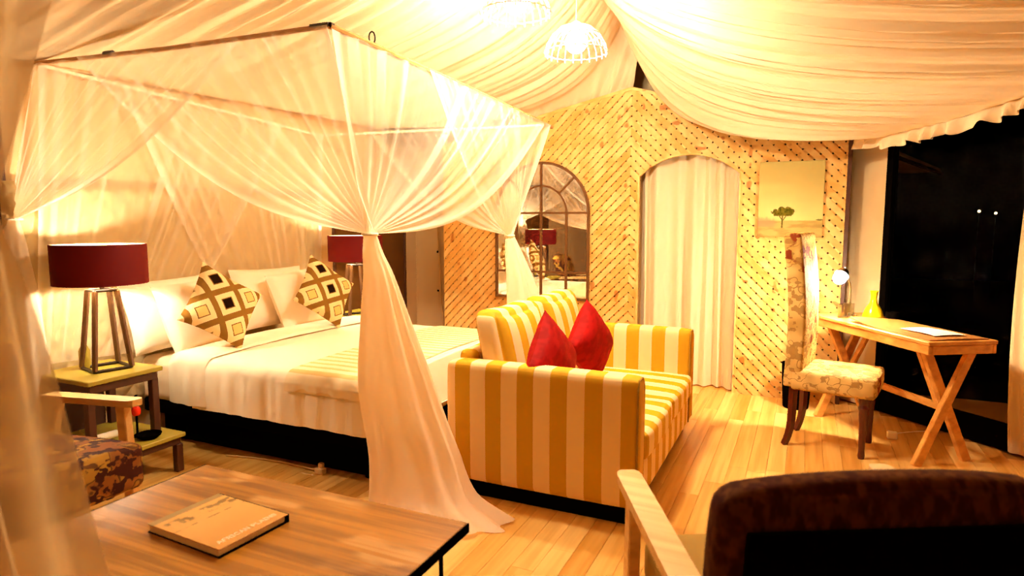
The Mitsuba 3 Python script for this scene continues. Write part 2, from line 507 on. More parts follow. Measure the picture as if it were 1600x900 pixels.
def swag(u, v):
    x0, xr = -2.45, -1.29 - .12 * v
    x = x0 + u * (xr - x0)
    top = drape_left(np.clip((-1.43 - x) / (-1.43 - XH - .01), 0, 1), 0 * u)
    gab = np.where(x < XC, 2.525 + (x - XC) * .2135, 2.525 - (x - XC) * .286)
    zb = np.minimum(gab - .05, top[..., 2] - .004)
    z = top[..., 2] + (zb - top[..., 2]) * v
    d = (x * .9 - z * .42) * 21
    z = z + .025 * (1 - v)
    y = top[..., 1] - .015 + (5.525 - top[..., 1]) * np.clip(v * 1.25, 0, 1) ** .5 + .013 * np.sin(d * 2.1 + 1.3 * np.sin(d * .7)) * np.sin(np.pi * np.clip(v, .05, .95)) + .008 * np.sin(d * 5.1) * v
    return np.stack([x, y, z], -1)


m, uv = grid(swag, 130, 40)
add('ceiling__lining_swag', m, M['drape'], smooth=True, uv=uv)

# dark screened window in the head wall beyond the bed, and one at its near end
for i, (y0, y1, z0, z1) in enumerate([(4.62, 5.78, .35, 1.5), (.9, 2.02, .5, 1.98)]):
    w = f'window_{i + 1}'
    add(w, cat(boxm(XH, XH + .02, y0, y0 + .035, z0, z1, .004), boxm(XH, XH + .02, y1 - .035, y1, z0, z1, .004), boxm(XH, XH + .02, y0, y1, z1 - .035, z1, .004), boxm(XH, XH + .02, y0, y1, z0, z0 + .035, .004)), M['darkwood'])
    labels[w] = {'label': ['brown screened window beside the far bedside lamp', 'dark window at the left edge'][i], 'kind': 'structure'}
    add(w + '__screen', boxm(XH, XH + .008, y0 + .03, y1 - .03, z0 + .03, z1 - .03, .001), M['screen'])
# zip rope on the rear canvas
add('wall_rear__zip_cord', tube([[-3.62, 5.97, 2.1], [-3.63, 5.965, 1.5], [-3.6, 5.96, 1.0], [-3.56, 5.965, .2]], .006, 6), M['rope'])
for z in (1.62, 1.08, .66):
    add('wall_rear__snap', trimesh.creation.icosphere(1, .012).apply_translation([-3.615, 5.955, z]), M['black'])

# ------------------------------------------------------------------ lattice partition
YL = 5.455
XA, XC, XB = -3.24, -1.39, .257
outline = Polygon([(XA, 0), (XB, 0), (XB, 2.054), (XC, 2.525), (XA, 2.13)])
DX0, DX1, DSP, DTOP = -1.31, -.505, 1.79, 1.955
hw = (DX1 - DX0) / 2
rise = DTOP - DSP
R_ = (hw * hw + rise * rise) / (2 * rise)
arc = [((DX0 + DX1) / 2 + R_ * math.sin(a), DTOP - R_ + R_ * math.cos(a)) for a in np.linspace(-math.asin(hw / R_), math.asin(hw / R_), 17)]
doorway = Polygon([(DX0, -.1)] + arc + [(DX1, -.1)])
secL = outline.intersection(sbox(XA, 0, XC, 3)).difference(doorway)
secR = outline.intersection(sbox(XC, 0, XB, 3)).difference(doorway)


def extr(poly, y0, y1):
    """polygon in x, z -> solid between y0 and y1"""
    m = trimesh.creation.extrude_polygon(poly, y1 - y0, engine='earcut')
    v = m.vertices.copy()
    m.vertices = np.stack([v[:, 0], y1 - v[:, 2], v[:, 1]], 1)
    return m


add('wall_lattice', cat(extr(outline.difference(doorway), YL + .025, YL + .035)), M['hole_shade'])  # dark sheet put in for the dim room seen through the holes
struct('wall_lattice', 'gabled pine lattice partition with an arched doorway')
step = .0835
sw = step * .7071 * .785
for sec, way in ((secL, 1), (secR, -1)):
    x0, _, x1, _ = sec.bounds
    for layer, (d, ya, yb) in enumerate(((way, YL, YL + .011), (-way, YL + .0115, YL + .0225))):
        for i in range(-30, 62):
            c = i * step + (XC if d > 0 else XC)      # the strip's height where it crosses the gable line
            ln = LineString([(XC - 4, (i * step) - d * 4), (XC + 4, (i * step) + d * 4)]).buffer(sw / 2, cap_style=2)
            piece = ln.intersection(sec)
            for g in getattr(piece, 'geoms', [piece]):
                if g.geom_type == 'Polygon' and g.area > .0012:
                    add('wall_lattice__slat', extr(g, ya, yb), M[f'pine{int(rng.integers(0, 2))}'])
ring = doorway.buffer(.012).difference(doorway).intersection(sbox(-4, 0, 2, 3))
add('wall_lattice__arch_trim', extr(ring, YL - .006, YL + .03), M['pine0'])
add('wall_lattice__edge_post', boxm(XB, XB + .03, YL - .005, YL + .05, 0, 2.05, .003), M['darkwood'])
cap = LineString([(XA, 2.13), (XC, 2.525), (XB, 2.054)]).buffer(.012)
add('wall_lattice__gable_cap', extr(cap, YL - .004, YL + .04), M['pine0'])
# dark dado board low on the gable's left foot is hidden by the bed; nothing to build there


def curtain_fn(u, v):
    x = DX0 - .04 + u * (DX1 - DX0 + .08)
    x = x + .012 * np.sin(u * 19 + v * 2)
    amp = .034 + .02 * (1 - v)
    y = YL + .11 + amp * (np.sin(u * 44 + 1.5 * np.sin(u * 9) + .5 * v) * .6 + np.sin(u * 17 + 1) * .5)
    z = .012 + v * 2.02
    z = z + .05 * np.clip((u - .74) / .26, 0, 1) ** 2 * (1 - v) * 3 * 0
    return np.stack([x, y, z], -1)


m, uv = grid(curtain_fn, 160, 30)
add('doorway_curtain', m, M['curtain'], smooth=True, uv=uv)
lab('doorway_curtain', 'cream floor-length curtain filling the arched doorway in the lattice wall', 'curtain')

# ------------------------------------------------------------------ arched window mirror on the lattice
mx0, mx1, mz0, msp = -2.66, -1.74, .70, 1.485
mc, mr = (mx0 + mx1) / 2, (mx1 - mx0) / 2


def archpoly(cx, r, z0, zs, n=40):
    return Polygon([(cx - r, z0)] + [(cx + r * math.cos(a), zs + r * math.sin(a)) for a in np.linspace(math.pi, 0, n)] + [(cx + r, z0)])


Am = archpoly(mc, mr, mz0, msp)
Ain = archpoly(mc, mr - .022, mz0 + .022, msp)
bars = []
half = sbox(mx0, msp, mx1, 3)
inner_r = mr * .53
bars.append(LineString([(mx0, msp), (mx1, msp)]).buffer(.009, cap_style=2))
bars.append(LineString([(mx0, mz0 + .25), (mx1, mz0 + .25)]).buffer(.009, cap_style=2))
bars.append(LineString([(mc, msp), (mc, msp + mr)]).buffer(.011, cap_style=2))
for dx in (-inner_r, 0, inner_r):
    bars.append(LineString([(mc + dx, mz0), (mc + dx, msp)]).buffer(.011, cap_style=2))
from shapely.geometry import Point
bars.append(Point(mc, msp).buffer(inner_r + .008, 40).difference(Point(mc, msp).buffer(inner_r - .008, 40)).intersection(half))
for a in (45, 135):
    ca, sa = math.cos(math.radians(a)), math.sin(math.radians(a))
    bars.append(LineString([(mc + inner_r * ca, msp + inner_r * sa), (mc + mr * ca, msp + mr * sa)]).buffer(.008, cap_style=2))
barpoly = unary_union(bars).intersection(Am)
YM = YL - .012
add('arched_mirror__frame', extr(Am.difference(Ain), YM - .022, YM), M['bronze'])
for b in bars:
    q = b.intersection(Ain)
    for g in getattr(q, 'geoms', [q]):
        if g.area > 1e-4:
            add('arched_mirror__muntin', extr(g, YM - .018, YM - .004), M['bronze'])
panes = Ain.difference(barpoly)
for g in panes.geoms:
    if g.area > 1e-3:
        add('arched_mirror__mirror_pane', extr(g.buffer(.002), YM - .010, YM - .005), M['mirror'])
add('arched_mirror__back_board', extr(Ain, YM - .004, YM), M['darkwood'])
lab('arched_mirror', 'tall arched mirror with brown window bars on the lattice wall', 'mirror')

# ------------------------------------------------------------------ painting
def paint(p, n, uv):
    x, z = (p.x + .355) / .463, (p.z - 1.30) / .571
    sky = mix(sc(222, 194, 122), sc(184, 164, 96), smoothstep(0.3, 1.0, z + .2 * x + .15 * noise(x * 3, z * 9)))
    land = mix(sc(186, 154, 88), sc(158, 132, 70), smoothstep(.3, .7, fbm(x * 5, z * 22, 1.0, 3)))
    col = mix(sky, land, 1 - smoothstep(.195, .215, z))
    bush = (1 - smoothstep(.0, .05, z - .13 - .13 * fbm(x * 9, 2.0, 0.0, 3))) * (1 - smoothstep(.22, .34, x)) * smoothstep(.1, .14, z)
    col = mix(col, sc(188, 132, 92), bush * .8)
    cx, cz = (x - .40) / .19, (z - .315) / .085
    crown = smoothstep(.0, .25, 1 - cx * cx - cz * cz - 1.1 * (fbm(x * 26, z * 26, 4.0, 2) - .42)) * smoothstep(-.62, -.5, cz)
    trunk = (1 - smoothstep(.008, .014, dr.abs(x - .385 - .02 * (z - .2)))) * smoothstep(.10, .11, z) * (1 - smoothstep(.32, .34, z))
    br = (1 - smoothstep(.006, .011, dr.abs(dr.abs(x - .39) - (z - .2) * .75))) * smoothstep(.2, .21, z) * (1 - smoothstep(.31, .33, z))
    col = mix(col, sc(66, 56, 14), dr.clip(trunk + br, 0, 1) * .9)
    col = mix(col, mix(sc(60, 60, 12), sc(112, 100, 30), noise(x * 40, z * 40)), crown)
    far = (1 - smoothstep(.2, 1., dr.square((x - .95) / .07) + dr.square((z - .215) / .014)))
    return mix(col, sc(96, 90, 40), far)


M['paint'] = mat('paint', D(proc(paint)))
add('painting__canvas', boxm(-.355, .108, YL - .03, YL - .002, 1.29, 1.871, .003), M['paint'])
add('painting__stretcher', boxm(-.345, .098, YL - .0015, YL - .0005, 1.30, 1.86, .0004), M['pine0'])
lab('painting', 'unframed painting of a flat-topped tree on a pale plain, hung on the lattice', 'painting')

# ------------------------------------------------------------------ bed
BX0, BX1, BY0, BY1, BT = -3.84, -1.93, 2.64, 4.26, .565
add('bed__platform', boxm(BX0, BX1 + .02, BY0 + .03, BY1 - .03, .20, .285, .01), M['black'])
add('bed__base', boxm(BX0 + .05, BX1 - .05, BY0 + .13, BY1 - .13, .01, .199, .01), M['black'])  # added black block that fills in the shade under the bed
for x in (BX0 + .12, BX1 - .2):
    for y in (BY0 + .16, BY1 - .1):
        add('bed__leg', boxm(x - .035, x + .035, y - .035, y + .035, 0, .2, .005), M['black'])
v, f = softbox(BX1 - BX0 - .02, BY1 - BY0 - .02, BT - .285, .008, .05)
wr = fb(v * [3, 3, 26], 3, 4) * .02
add('bed__mattress', (v + np.array([(BX0 + BX1) / 2, (BY0 + BY1) / 2, (BT + .285) / 2]) + np.stack([0 * wr, np.sign(v[:, 1]) * wr * (np.abs(v[:, 1]) > .7), 0 * wr], 1), f), M['sheet'], smooth=True)


def quilt(u, v):
    y = 1.98 + u * 2.42
    z = .25 + v * 1.38
    a, b = (y + z) / .15, (y - z) / .15
    d = np.minimum(np.abs(a - np.round(a)), np.abs(b - np.round(b)))
    edge = np.minimum.reduce([u / .02, (1 - u) / .02, v / .03, (1 - v) / .03]).clip(0, 1)
    return np.stack([XH + .025 + (.028 + .022 * np.sqrt(np.clip(d * 2, 0, 1))) * np.sqrt(edge), y, z], -1)


m, uv = grid(quilt, 190, 110)
add('bed__headboard', m, M['quilt'], smooth=True, uv=uv)
lab('bed__headboard', 'tall quilted fabric headboard')
lab('bed__mattress', 'mattress in a rumpled cream sheet')
lab('bed', 'low double bed with a tall quilted headboard under the hanging mosquito net', 'bed')


def bedsurf(x0, x1, lift, drop0, drop1, seed, puff=.02):
    """a cover lying over the bed: t runs across from the near hem over the top to the far hem"""
    def fn(u, v):
        x = x0 + u * (x1 - x0)
        w = BY1 - BY0
        L = np.array([0, drop0, drop0 + w, drop0 + w + drop1])
        s = v * L[-1]
        r = .055
        top = BT + lift
        yn, yf = BY0 - lift - .012, BY1 + lift + .012
        # rounded path: hem -> edge -> top -> edge -> hem
        path = [(yn - .006, top - drop0), (yn - .004, top - drop0 * .5), (yn, top - r)]
        path += [(yn + r * (1 - math.cos(a)), top - r + r * math.sin(a)) for a in np.linspace(.2, math.pi / 2, 6)]
        path += [(yf - r * (1 - math.cos(a)), top - r + r * math.sin(a)) for a in np.linspace(math.pi / 2, .2, 6)]
        path += [(yf, top - r), (yf, top - drop1 * .5), (yf, top - drop1)]
        path = np.array(path)
        cl = np.concatenate([[0], np.cumsum(np.linalg.norm(np.diff(path, axis=0), axis=1))])
        y = np.interp(v * cl[-1], cl, path[:, 0])
        z = np.interp(v * cl[-1], cl, path[:, 1])
        on = np.clip((z - (top - .03)) / .03, 0, 1)
        side = 1 - on
        z = z + on * (puff * np.sin(np.pi * np.clip((y - yn) / (yf - yn), 0, 1)) ** .4 + .012 * fb(np.stack([x * 3, y * 3, x * 0 + seed], -1), 3, seed))
        y = y + side * np.sign(y - 3.4) * (.014 * fb(np.stack([x * 14, z * 2.4, x * 0 + seed], -1), 3, seed + 1) * 2)
        return np.stack([x, y, z], -1)
    return fn


def duvet_fn(u, v):
    p = bedsurf(-3.3, BX1 + .04, .02, .285, .285, 3, .03)(u, v)
    e = np.clip((u - .96) / .04, 0, 1)
    p[..., 2] = np.where(u > .985, .36, p[..., 2] - .04 * e ** 2)
    return p


m, uv = grid(duvet_fn, 90, 110)
add('duvet__cover', m, M['linen'], smooth=True, uv=uv)


def fold_fn(u, v):
    p = bedsurf(-3.49, -3.18, .028, .27, .27, 6, .03)(u, v)
    p[..., 2] += .03 * np.sin(np.pi * u) ** .6 * np.clip((p[..., 2] - .45) / .1, 0, 1)
    p[..., 1] += np.where(p[..., 1] < 3.4, -1, 1) * .02 * np.sin(np.pi * u) ** .5
    return p


m, uv = grid(fold_fn, 28, 110)
add('duvet__turned_down_band', m, M['linen'], smooth=True, uv=uv)
lab('duvet', 'white duvet with a turned-down band spread over the bed', 'duvet')
m, uv0 = grid(lambda u, v: bedsurf(-2.56, -1.98, .026, .10, .10, 3, .031)(u, v), 50, 120)
uv = np.stack([np.asarray(m[0])[:, 1] + .6 * np.clip(.55 - np.asarray(m[0])[:, 2], 0, 1), np.asarray(m[0])[:, 0]], 1)
add('bed_runner', m, M['throw'], smooth=True, uv=uv)
lab('bed_runner', 'cream striped runner laid across the foot of the white duvet', 'bed runner')


def put_pillow(key, w, h, t, c, yaw, lean, roll, m, seed, conc=.05, wr=.006):
    """stands with its face towards +x turned by yaw, leaning back, rolled in its own plane"""
    V, F, U = pillow(w, h, t, conc=conc, wr=wr, seed=seed)
    n = np.array([math.cos(yaw) * math.cos(lean), math.sin(yaw) * math.cos(lean), math.sin(lean)])
    ex = np.array([-math.sin(yaw), math.cos(yaw), 0])
    ey = np.cross(n, ex)
    ca, sa = math.cos(roll), math.sin(roll)
    ex, ey = ex * ca + ey * sa, ey * ca - ex * sa
    return add(key, (orient(V, ex, ey, n, c), F), m, smooth=True, uv=U)


g = 'white pillows propped on the headboard'
k = put_pillow('white_pillow', .70, .46, .17, (-3.73, 2.86, .825), 0, .30, .02, M['white'], 1)
lab(k, 'plump white pillow against the headboard behind the near white pillow', 'pillow', g)
k = put_pillow('white_pillow', .60, .46, .19, (-3.56, 2.90, .815), .12, .36, .03, M['white'], 2)
lab(k, 'white pillow in front on the near side of the bed, beside the red bedside lamp', 'pillow', g)
k = put_pillow('white_pillow', .72, .46, .17, (-3.73, 3.70, .835), 0, .30, -.02, M['white'], 3)
lab(k, 'white pillow against the headboard on the far half of the bed', 'pillow', g)
k = put_pillow('white_pillow', .60, .46, .19, (-3.55, 3.80, .815), .1, .36, .05, M['white'], 4)
lab(k, 'front white pillow on the far half of the bed, behind the patterned cushion', 'pillow', g)
g = 'patterned cushions on the bed'
k = put_pillow('patterned_cushion', .43, .43, .15, (-3.30, 2.85, .885), -.15, .36, -.62, M['geo'], 5, .09)
lab(k, 'taupe and cream diamond-patterned cushion with black squares, nearer to the lamp', 'cushion', g)
k = put_pillow('patterned_cushion', .43, .43, .15, (-3.28, 3.77, .885), -.15, .36, -.66, M['geo'], 6, .09)
lab(k, 'taupe and cream diamond-patterned cushion farther away, before the far bedside lamp', 'cushion', g)

# ------------------------------------------------------------------ mosquito net on its hanging frame
CF, CH, CFF, CHF = np.array([-1.98, 2.36, 2.285]), np.array([-3.87, 2.19, 2.27]), np.array([-1.74, 4.42, 2.105]), np.array([-3.86, 4.42, 2.15])
K1, K2, K3 = np.array([-3.86, 2.02, 1.43]), np.array([-1.915, 2.53, 1.357]), np.array([-2.02, 4.36, 1.31])
KHL, KHR = np.array([-3.83, 2.44, .60]), np.array([-3.83, 3.90, .60])
add('mosquito_net__rail', tube([CH, (CH + CF) / 2 + [0, 0, -.01], CF], .012, 8), M['railcloth'])
add('mosquito_net__rail', tube([CF, (CFF + CF) / 2 + [0, 0, .005], CFF + unit(CFF - CF) * .06], .015, 8), M['railcloth'])
add('mosquito_net__rail', tube([CFF, CHF], .010, 8), M['linen'])
add('mosquito_net__rail', tube([CHF, CH], .010, 8), M['linen'])
for c, e in ((CF, unit(CH - CF) * .1), (CF, unit(CFF - CF) * .02), (CH + unit(CF - CH) * .52, unit(CF - CH) * .06)):
    add('mosquito_net__corner_joint', tube([c + [0, 0, .004], c + e + [0, 0, .004]], .014, 8), M['darkmetal'])
hk = CF + (CFF - CF) * .13 + [0, 0, .035]
add('mosquito_net__hook', tube([hk + .022 * np.array([.5 * math.cos(a) * 1.2, math.cos(a) * .3, 1.3 * math.sin(a)]) for a in np.linspace(0, 2 * math.pi, 18)], .0035, 6), M['darkmetal'])


def net_panel(key, A, B, Kn, seed, na=90, nb=46, sag0=.0, sag1=.0, bulge=(0, 0, 0), pl=11, kr=.03, dens=1.0):
    """hangs from the rail A-B and is gathered at the knot Kn; sag pulls the free edges into a curve"""
    A, B, Kn = map(np.asarray, (A, B, Kn))
    axis = unit(B - A)
    out = np.asarray(bulge, float)

    def fn(u, v):
        top = A + (B - A) * u[..., None]
        knot = Kn + axis * ((u - .5) * 2 * kr)[..., None]
        p = top + (knot - top) * v[..., None]
        sag = (sag0 * (1 - u) ** 2 + sag1 * u ** 2) * np.sin(np.pi * v) ** 1.0
        p[..., 2] -= sag
        w = np.sin(np.pi * np.clip(v * .95 + .03, 0, 1)) ** .8
        ph = 2 * np.pi * pl * u + 2.2 * np.sin(u * 13 + seed)
        p = p + out * (np.sin(np.pi * v) * np.sin(np.pi * u))[..., None]
        nrm = unit(np.cross(axis, Kn - (A + B) / 2))
        return p + nrm * (.016 * w * np.sin(ph) * (1 - .5 * v))[..., None]
    m, uv = grid(fn, na, nb)
    uv[:, 1] *= dens
    return add(key, m, M['net'], smooth=True, uv=uv)


rail = lambda a, b, t: a + (b - a) * t
net_panel('mosquito_net__panel', CH + [0, -.01, 0], rail(CH, CF, .74), K1, 1, sag1=.13, bulge=(0, -.05, 0))
net_panel('mosquito_net__panel', rail(CH, CF, .18) + [0, -.02, 0], CF + [0, -.02, 0], K2, 2, sag0=.22, bulge=(0, -.05, 0))
net_panel('mosquito_net__panel', CF + [.01, 0, 0], rail(CF, CFF, .97) + [.01, 0, 0], K2, 3, sag1=.24, bulge=(.04, 0, 0))
net_panel('mosquito_net__panel', rail(CF, CFF, .33) + [.02, 0, 0], CFF + [.02, 0, 0], K3, 4, sag0=.16, bulge=(.05, 0, 0))
net_panel('mosquito_net__panel', CFF + [0, .02, 0], rail(CFF, CHF, .75) + [0, .02, 0], K3, 5, sag1=.2)
net_panel('mosquito_net__panel', rail(CH, CHF, .0) + [.03, 0, 0], rail(CH, CHF, .80) + [.03, 0, 0], KHL, 6, sag1=.10, kr=.38, dens=.55)
net_panel('mosquito_net__panel', rail(CH, CHF, .20) + [.05, 0, 0], rail(CH, CHF, 1.) + [.05, 0, 0], KHR, 7, sag0=.08, kr=.45, dens=.55)


def tail(key, Kn, hem, centers, widths, seed, depthw=.10, hem_mat=None, na=84, nb=60, pleats=9):
    """the gathered net below a knot: a closed pleated bundle that widens to the floor"""
    zs = [c[2] for c in centers]

    def fn(u, v):
        z = zs[0] + (zs[-1] - zs[0]) * v
        c = np.stack([interp(-z, [-a for a in zs], [q[i] for q in centers]) for i in range(2)], -1)
        w = interp(-z, [-a for a in zs], widths)
        a = u * 2 * np.pi
        fold = 1 + .10 * np.sin(a * pleats + 2 * np.sin(a * 2 + seed) + .8 * v) * np.clip(v * 4, .15, 1) + .05 * np.sin(a * 3 + seed + 2 * v)
        d = np.minimum(.55 * w, .05 + depthw * v) + .06 * v ** 8
        along = np.array(hem, float)
        perp = np.array([-along[1], along[0]])
        q = c + (w * np.cos(a) * fold)[..., None] * along + (d * np.sin(a) * fold)[..., None] * perp
        zz = z + .012 * np.sin(a * 5 + seed) * v ** 6 * (z < .2)
        return np.stack([q[..., 0], q[..., 1], np.maximum(zz, .004)], -1)
    m, uv = grid(fn, na, nb)
    uv[:, 1] = 1 - uv[:, 1] * .8
    return add(key, m, M['tail'], smooth=True, uv=uv)


ral = unit(np.array([.909, .417, 0]))[:2]
tail('mosquito_net__gathered_tail', K2, ral, [(-1.915, 2.53, 1.36), (-1.905, 2.535, 1.26), (-1.885, 2.54, 1.18), (-1.855, 2.545, .97), (-1.80, 2.56, .60), (-1.715, 2.57, .30), (-1.645, 2.545, .10), (-1.53, 2.49, .012)],
     [.03, .05, .066, .105, .172, .20, .235, .33], 1, .07)
tail('mosquito_net__gathered_tail', K3, ral, [(-2.02, 4.36, 1.31), (-2.0, 4.36, 1.22), (-1.93, 4.36, .95), (-1.88, 4.36, .66), (-1.84, 4.4, .06)], [.03, .055, .10, .14, .2], 2, .06)
tail('mosquito_net__gathered_tail', K1, ral, [(-3.87, 2.02, 1.43), (-3.87, 2.01, 1.3), (-3.84, 1.98, 1.0), (-3.8, 1.95, .6), (-3.76, 1.92, .04)], [.03, .07, .12, .16, .22], 3, .05)
for kk in (K1, K2, K3):
    add('mosquito_net__tie', tube([kk + np.array([.034 * math.cos(a), .034 * math.sin(a), -.004]) for a in np.linspace(0, 2 * math.pi, 17)], .008, 6), M['linen'])


lab('mosquito_net', 'sheer white mosquito net knotted at the corners of its hanging frame over the bed', 'mosquito net')

# ------------------------------------------------------------------ bedside tables and lamps
def nightstand(name, cx, cy, flip, label):
    t = num(name)
    X0, X1, Y0, Y1 = cx - .24, cx + .22, cy - .21, cy + .21
    add(f'{t}__top', boxm(X0, X1, Y0, Y1, .575, .60, .004), M['green'])
    add(f'{t}__apron', boxm(X0 + .03, X1 - .02, Y0 + .02, Y1 - .02, .53, .574, .003), M['darkwood'])
    for x in (X0 + .03, X1 - .05):
        for y in (Y0 + .03, Y1 - .03):
            add(f'{t}__leg', boxm(x - .02, x + .02, y - .02, y + .02, .225, .53, .003), M['darkwood'])
    LY0, LY1, LX1 = Y0 - .02, Y1 + .03, X1 + .12
    add(f'{t}__step', boxm(X0, LX1, LY0, LY1, .20, .224, .004), M['green'])
    add(f'{t}__apron', boxm(X0 + .03, LX1 - .02, LY0 + .02, LY1 - .02, .16, .199, .003), M['darkwood'])
    for x in (X0 + .03, LX1 - .035):
        for y in (LY0 + .03, LY1 - .03):
            add(f'{t}__leg', boxm(x - .02, x + .02, y - .02, y + .02, 0, .16, .003), M['darkwood'])
    add(f'{t}__shade_panel', boxm(X0 + .002, X0 + .009, Y0 + .055, Y1 - .055, .226, .529, .002), M['darkwood'])  # added dark sheet standing in for the shade between the legs
    lab(t, label, 'bedside table')


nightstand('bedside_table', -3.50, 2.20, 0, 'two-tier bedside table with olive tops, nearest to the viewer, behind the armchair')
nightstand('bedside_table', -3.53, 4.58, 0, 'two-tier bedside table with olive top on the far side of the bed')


def bedside_lamp(cx, cy, label, rot):
    t = num('bedside_lamp')
    z0, zt = .60, 1.04
    add(f'{t}__base_frame', cat(*[beam([cx + .13 * math.cos(a), cy + .13 * math.sin(a), z0 + .009], [cx + .13 * math.cos(b), cy + .13 * math.sin(b), z0 + .009], .016, .016)
                                  for a, b in ((rot + i * math.pi / 2, rot + (i + 1) * math.pi / 2) for i in range(4))]), M['darkmetal'])
    for i in range(4):
        a = rot + i * math.pi / 2
        add(f'{t}__leg', beam([cx + .13 * math.cos(a), cy + .13 * math.sin(a), z0 + .01], [cx + .075 * math.cos(a), cy + .075 * math.sin(a), zt], .024, .024), M['lampframe'])
    add(f'{t}__top_frame', cat(*[beam([cx + .078 * math.cos(a), cy + .078 * math.sin(a), zt], [cx + .078 * math.cos(b), cy + .078 * math.sin(b), zt], .018, .014)
                                 for a, b in ((rot + i * math.pi / 2, rot + (i + 1) * math.pi / 2) for i in range(4))]
                               + [beam([cx - .07, cy, zt], [cx + .07, cy, zt], .014, .012), beam([cx, cy, zt], [cx, cy, zt + .09], .02, .02)]), M['darkmetal'])
    r, h, zs = .228, .216, 1.075
    add(f'{t}__shade', lathe([(r, zs), (r, zs + h), (r - .004, zs + h), (r - .004, zs), (r, zs)], 64, (cx, cy, 0)), M['shade'], smooth=35)
    add(f'{t}__shade__lining', lathe([(r - .0045, zs + .002), (r - .0045, zs + h - .002), (r - .006, zs + h - .002), (r - .006, zs + .002), (r - .0045, zs + .002)], 64, (cx, cy, 0)), M['shadein'], smooth=35)
    add(f'{t}__shade__spider', cat(*[beam([cx, cy, zs + .02], [cx + (r - .008) * math.cos(a), cy + (r - .008) * math.sin(a), zs + .02], .005, .005) for a in (0.3, 2.4, 4.5)]), M['darkmetal'])
    b = trimesh.creation.icosphere(3, .034).apply_translation([cx, cy, zs + .115])
    add(f'{t}__bulb', b, M['white'], smooth=True, emitter={'type': 'area', 'radiance': rgb(BEDSIDE)})
    lab(t, label, 'table lamp', 'matching red bedside lamps')
    return t


bedside_lamp(-3.50, 2.235, 'table lamp with dark red drum shade on the near bedside table', .55)
bedside_lamp(-3.50, 4.42, 'table lamp with dark red drum shade on the far bedside table, partly behind the net', .2)

# small things on the near bedside table
add('glass_bottle', lathe([(0, .6), (.026, .6), (.028, .61), (.028, .70), (.012, .735), (.012, .765), (0, .765)], 20, (-3.62, 2.19, 0)), M['green'], smooth=40)
lab('glass_bottle', 'small yellow-green bottle behind the legs of the near bedside lamp', 'bottle')
cx, cy = -3.33, 2.27
add('small_lantern__body', lathe([(0, .230), (.016, .230), (.022, .240), (.023, .262), (.017, .278), (0, .282)], 20, (cx, cy, .0)).apply_translation([0, 0, .115]), M['redplastic'], smooth=40)
add('small_lantern__handle', tube([[cx, cy, .40], [cx + .004, cy, .44], [cx, cy + .004, .46]], .007, 8), M['black'])
add('small_lantern__stand', lathe([(0, .224), (.022, .224), (.02, .235), (.006, .245), (.006, .345), (0, .345)], 16, (cx, cy, 0)), M['black'], smooth=40)
lab('small_lantern', 'small red lantern with black handle inside the near bedside table', 'lantern')
add('flashlight__barrel', tube([[-3.42, 2.06, .252], [-3.40, 2.20, .256]], .02, 14), M['white'])
add('flashlight__head', tube([[-3.425, 2.02, .252], [-3.42, 2.06, .252]], [.03, .024], 14), M['black'])
add('flashlight__lens', tube([[-3.428, 2.014, .252], [-3.426, 2.019, .252]], .024, 14), M['redplastic'])
lab('flashlight', 'white flashlight with black head lying on the lower step of the near bedside table', 'flashlight')
add('trinket_bowl', lathe([(0, .224), (.04, .224), (.06, .24), (.064, .252), (.058, .252), (.045, .236), (0, .232)], 28, (-3.25, 2.28, 0)), M['black'], smooth=40)
lab('trinket_bowl', 'round black bowl on the lower step of the near bedside table', 'bowl')

# ------------------------------------------------------------------ sofa
SX0, SX1, SY0, SY1 = -1.66, -.655, 2.80, 4.36


def soft(key, x0, x1, y0, y1, z0, z1, axis, off=0., bulge=.012, r=.03, m=None, lean=None):
    v, f = softbox(x1 - x0, y1 - y0, z1 - z0, bulge, r)
    ax = v[:, axis] + off
    uv = np.stack([ax, v[:, 2]], 1)
    v = v.copy()
    if lean: v[:, 0] -= lean * (v[:, 2] + (z1 - z0) / 2)
    v += [(x0 + x1) / 2, (y0 + y1) / 2, (z0 + z1) / 2]
    return add(key, (v, f), m or M['stripes'], smooth=True, uv=uv)


soft('sofa__arm', SX0, SX1, SY0, SY0 + .13, .085, .70, 0, .1015, .006, .03)
soft('sofa__arm', SX0, SX1, SY1 - .13, SY1, .085, .70, 0, .1015, .006, .03)
soft('sofa__back', SX0, SX0 + .11, SY0 + .13, SY1 - .13, .085, .735, 1, 0, .006, .035)
soft('sofa__seat_base', SX0 + .11, SX1 - .005, SY0 + .13, SY1 - .13, .085, .275, 1, .03, .004, .02)
ym = (SY0 + SY1) / 2
soft('sofa__seat_cushion', SX0 + .11, SX1 + .012, SY0 + .132, ym - .002, .276, .415, 1, .03, .012, .028)
soft('sofa__seat_cushion', SX0 + .11, SX1 + .012, ym + .002, SY1 - .132, .276, .415, 1, .03, .012, .028)
add('sofa__plinth', boxm(SX0 + .04, SX1 - .05, SY0 + .03, SY1 - .03, 0, .084, .005), M['black'])
for arm_key, y in (('sofa__arm', SY0), ('sofa__arm_001', SY1 - .13)):
    pts = [[SX1 - .004, y + .004, .09]] + [[SX1 - .004, y + .004, z] for z in np.linspace(.15, .65, 8)] + [[SX1 - .006, y + .03, .692]] + [[SX1 - .006, y + .1, .692]] + [[SX1 - .004, y + .126, z] for z in np.linspace(.65, .1, 8)]
    add(arm_key + '__piping', tube(pts, .005, 6), M['olive'])
lab('sofa', 'two-seat sofa in cream and mustard stripes at the foot of the bed', 'sofa')
g = 'striped back cushions on the sofa'
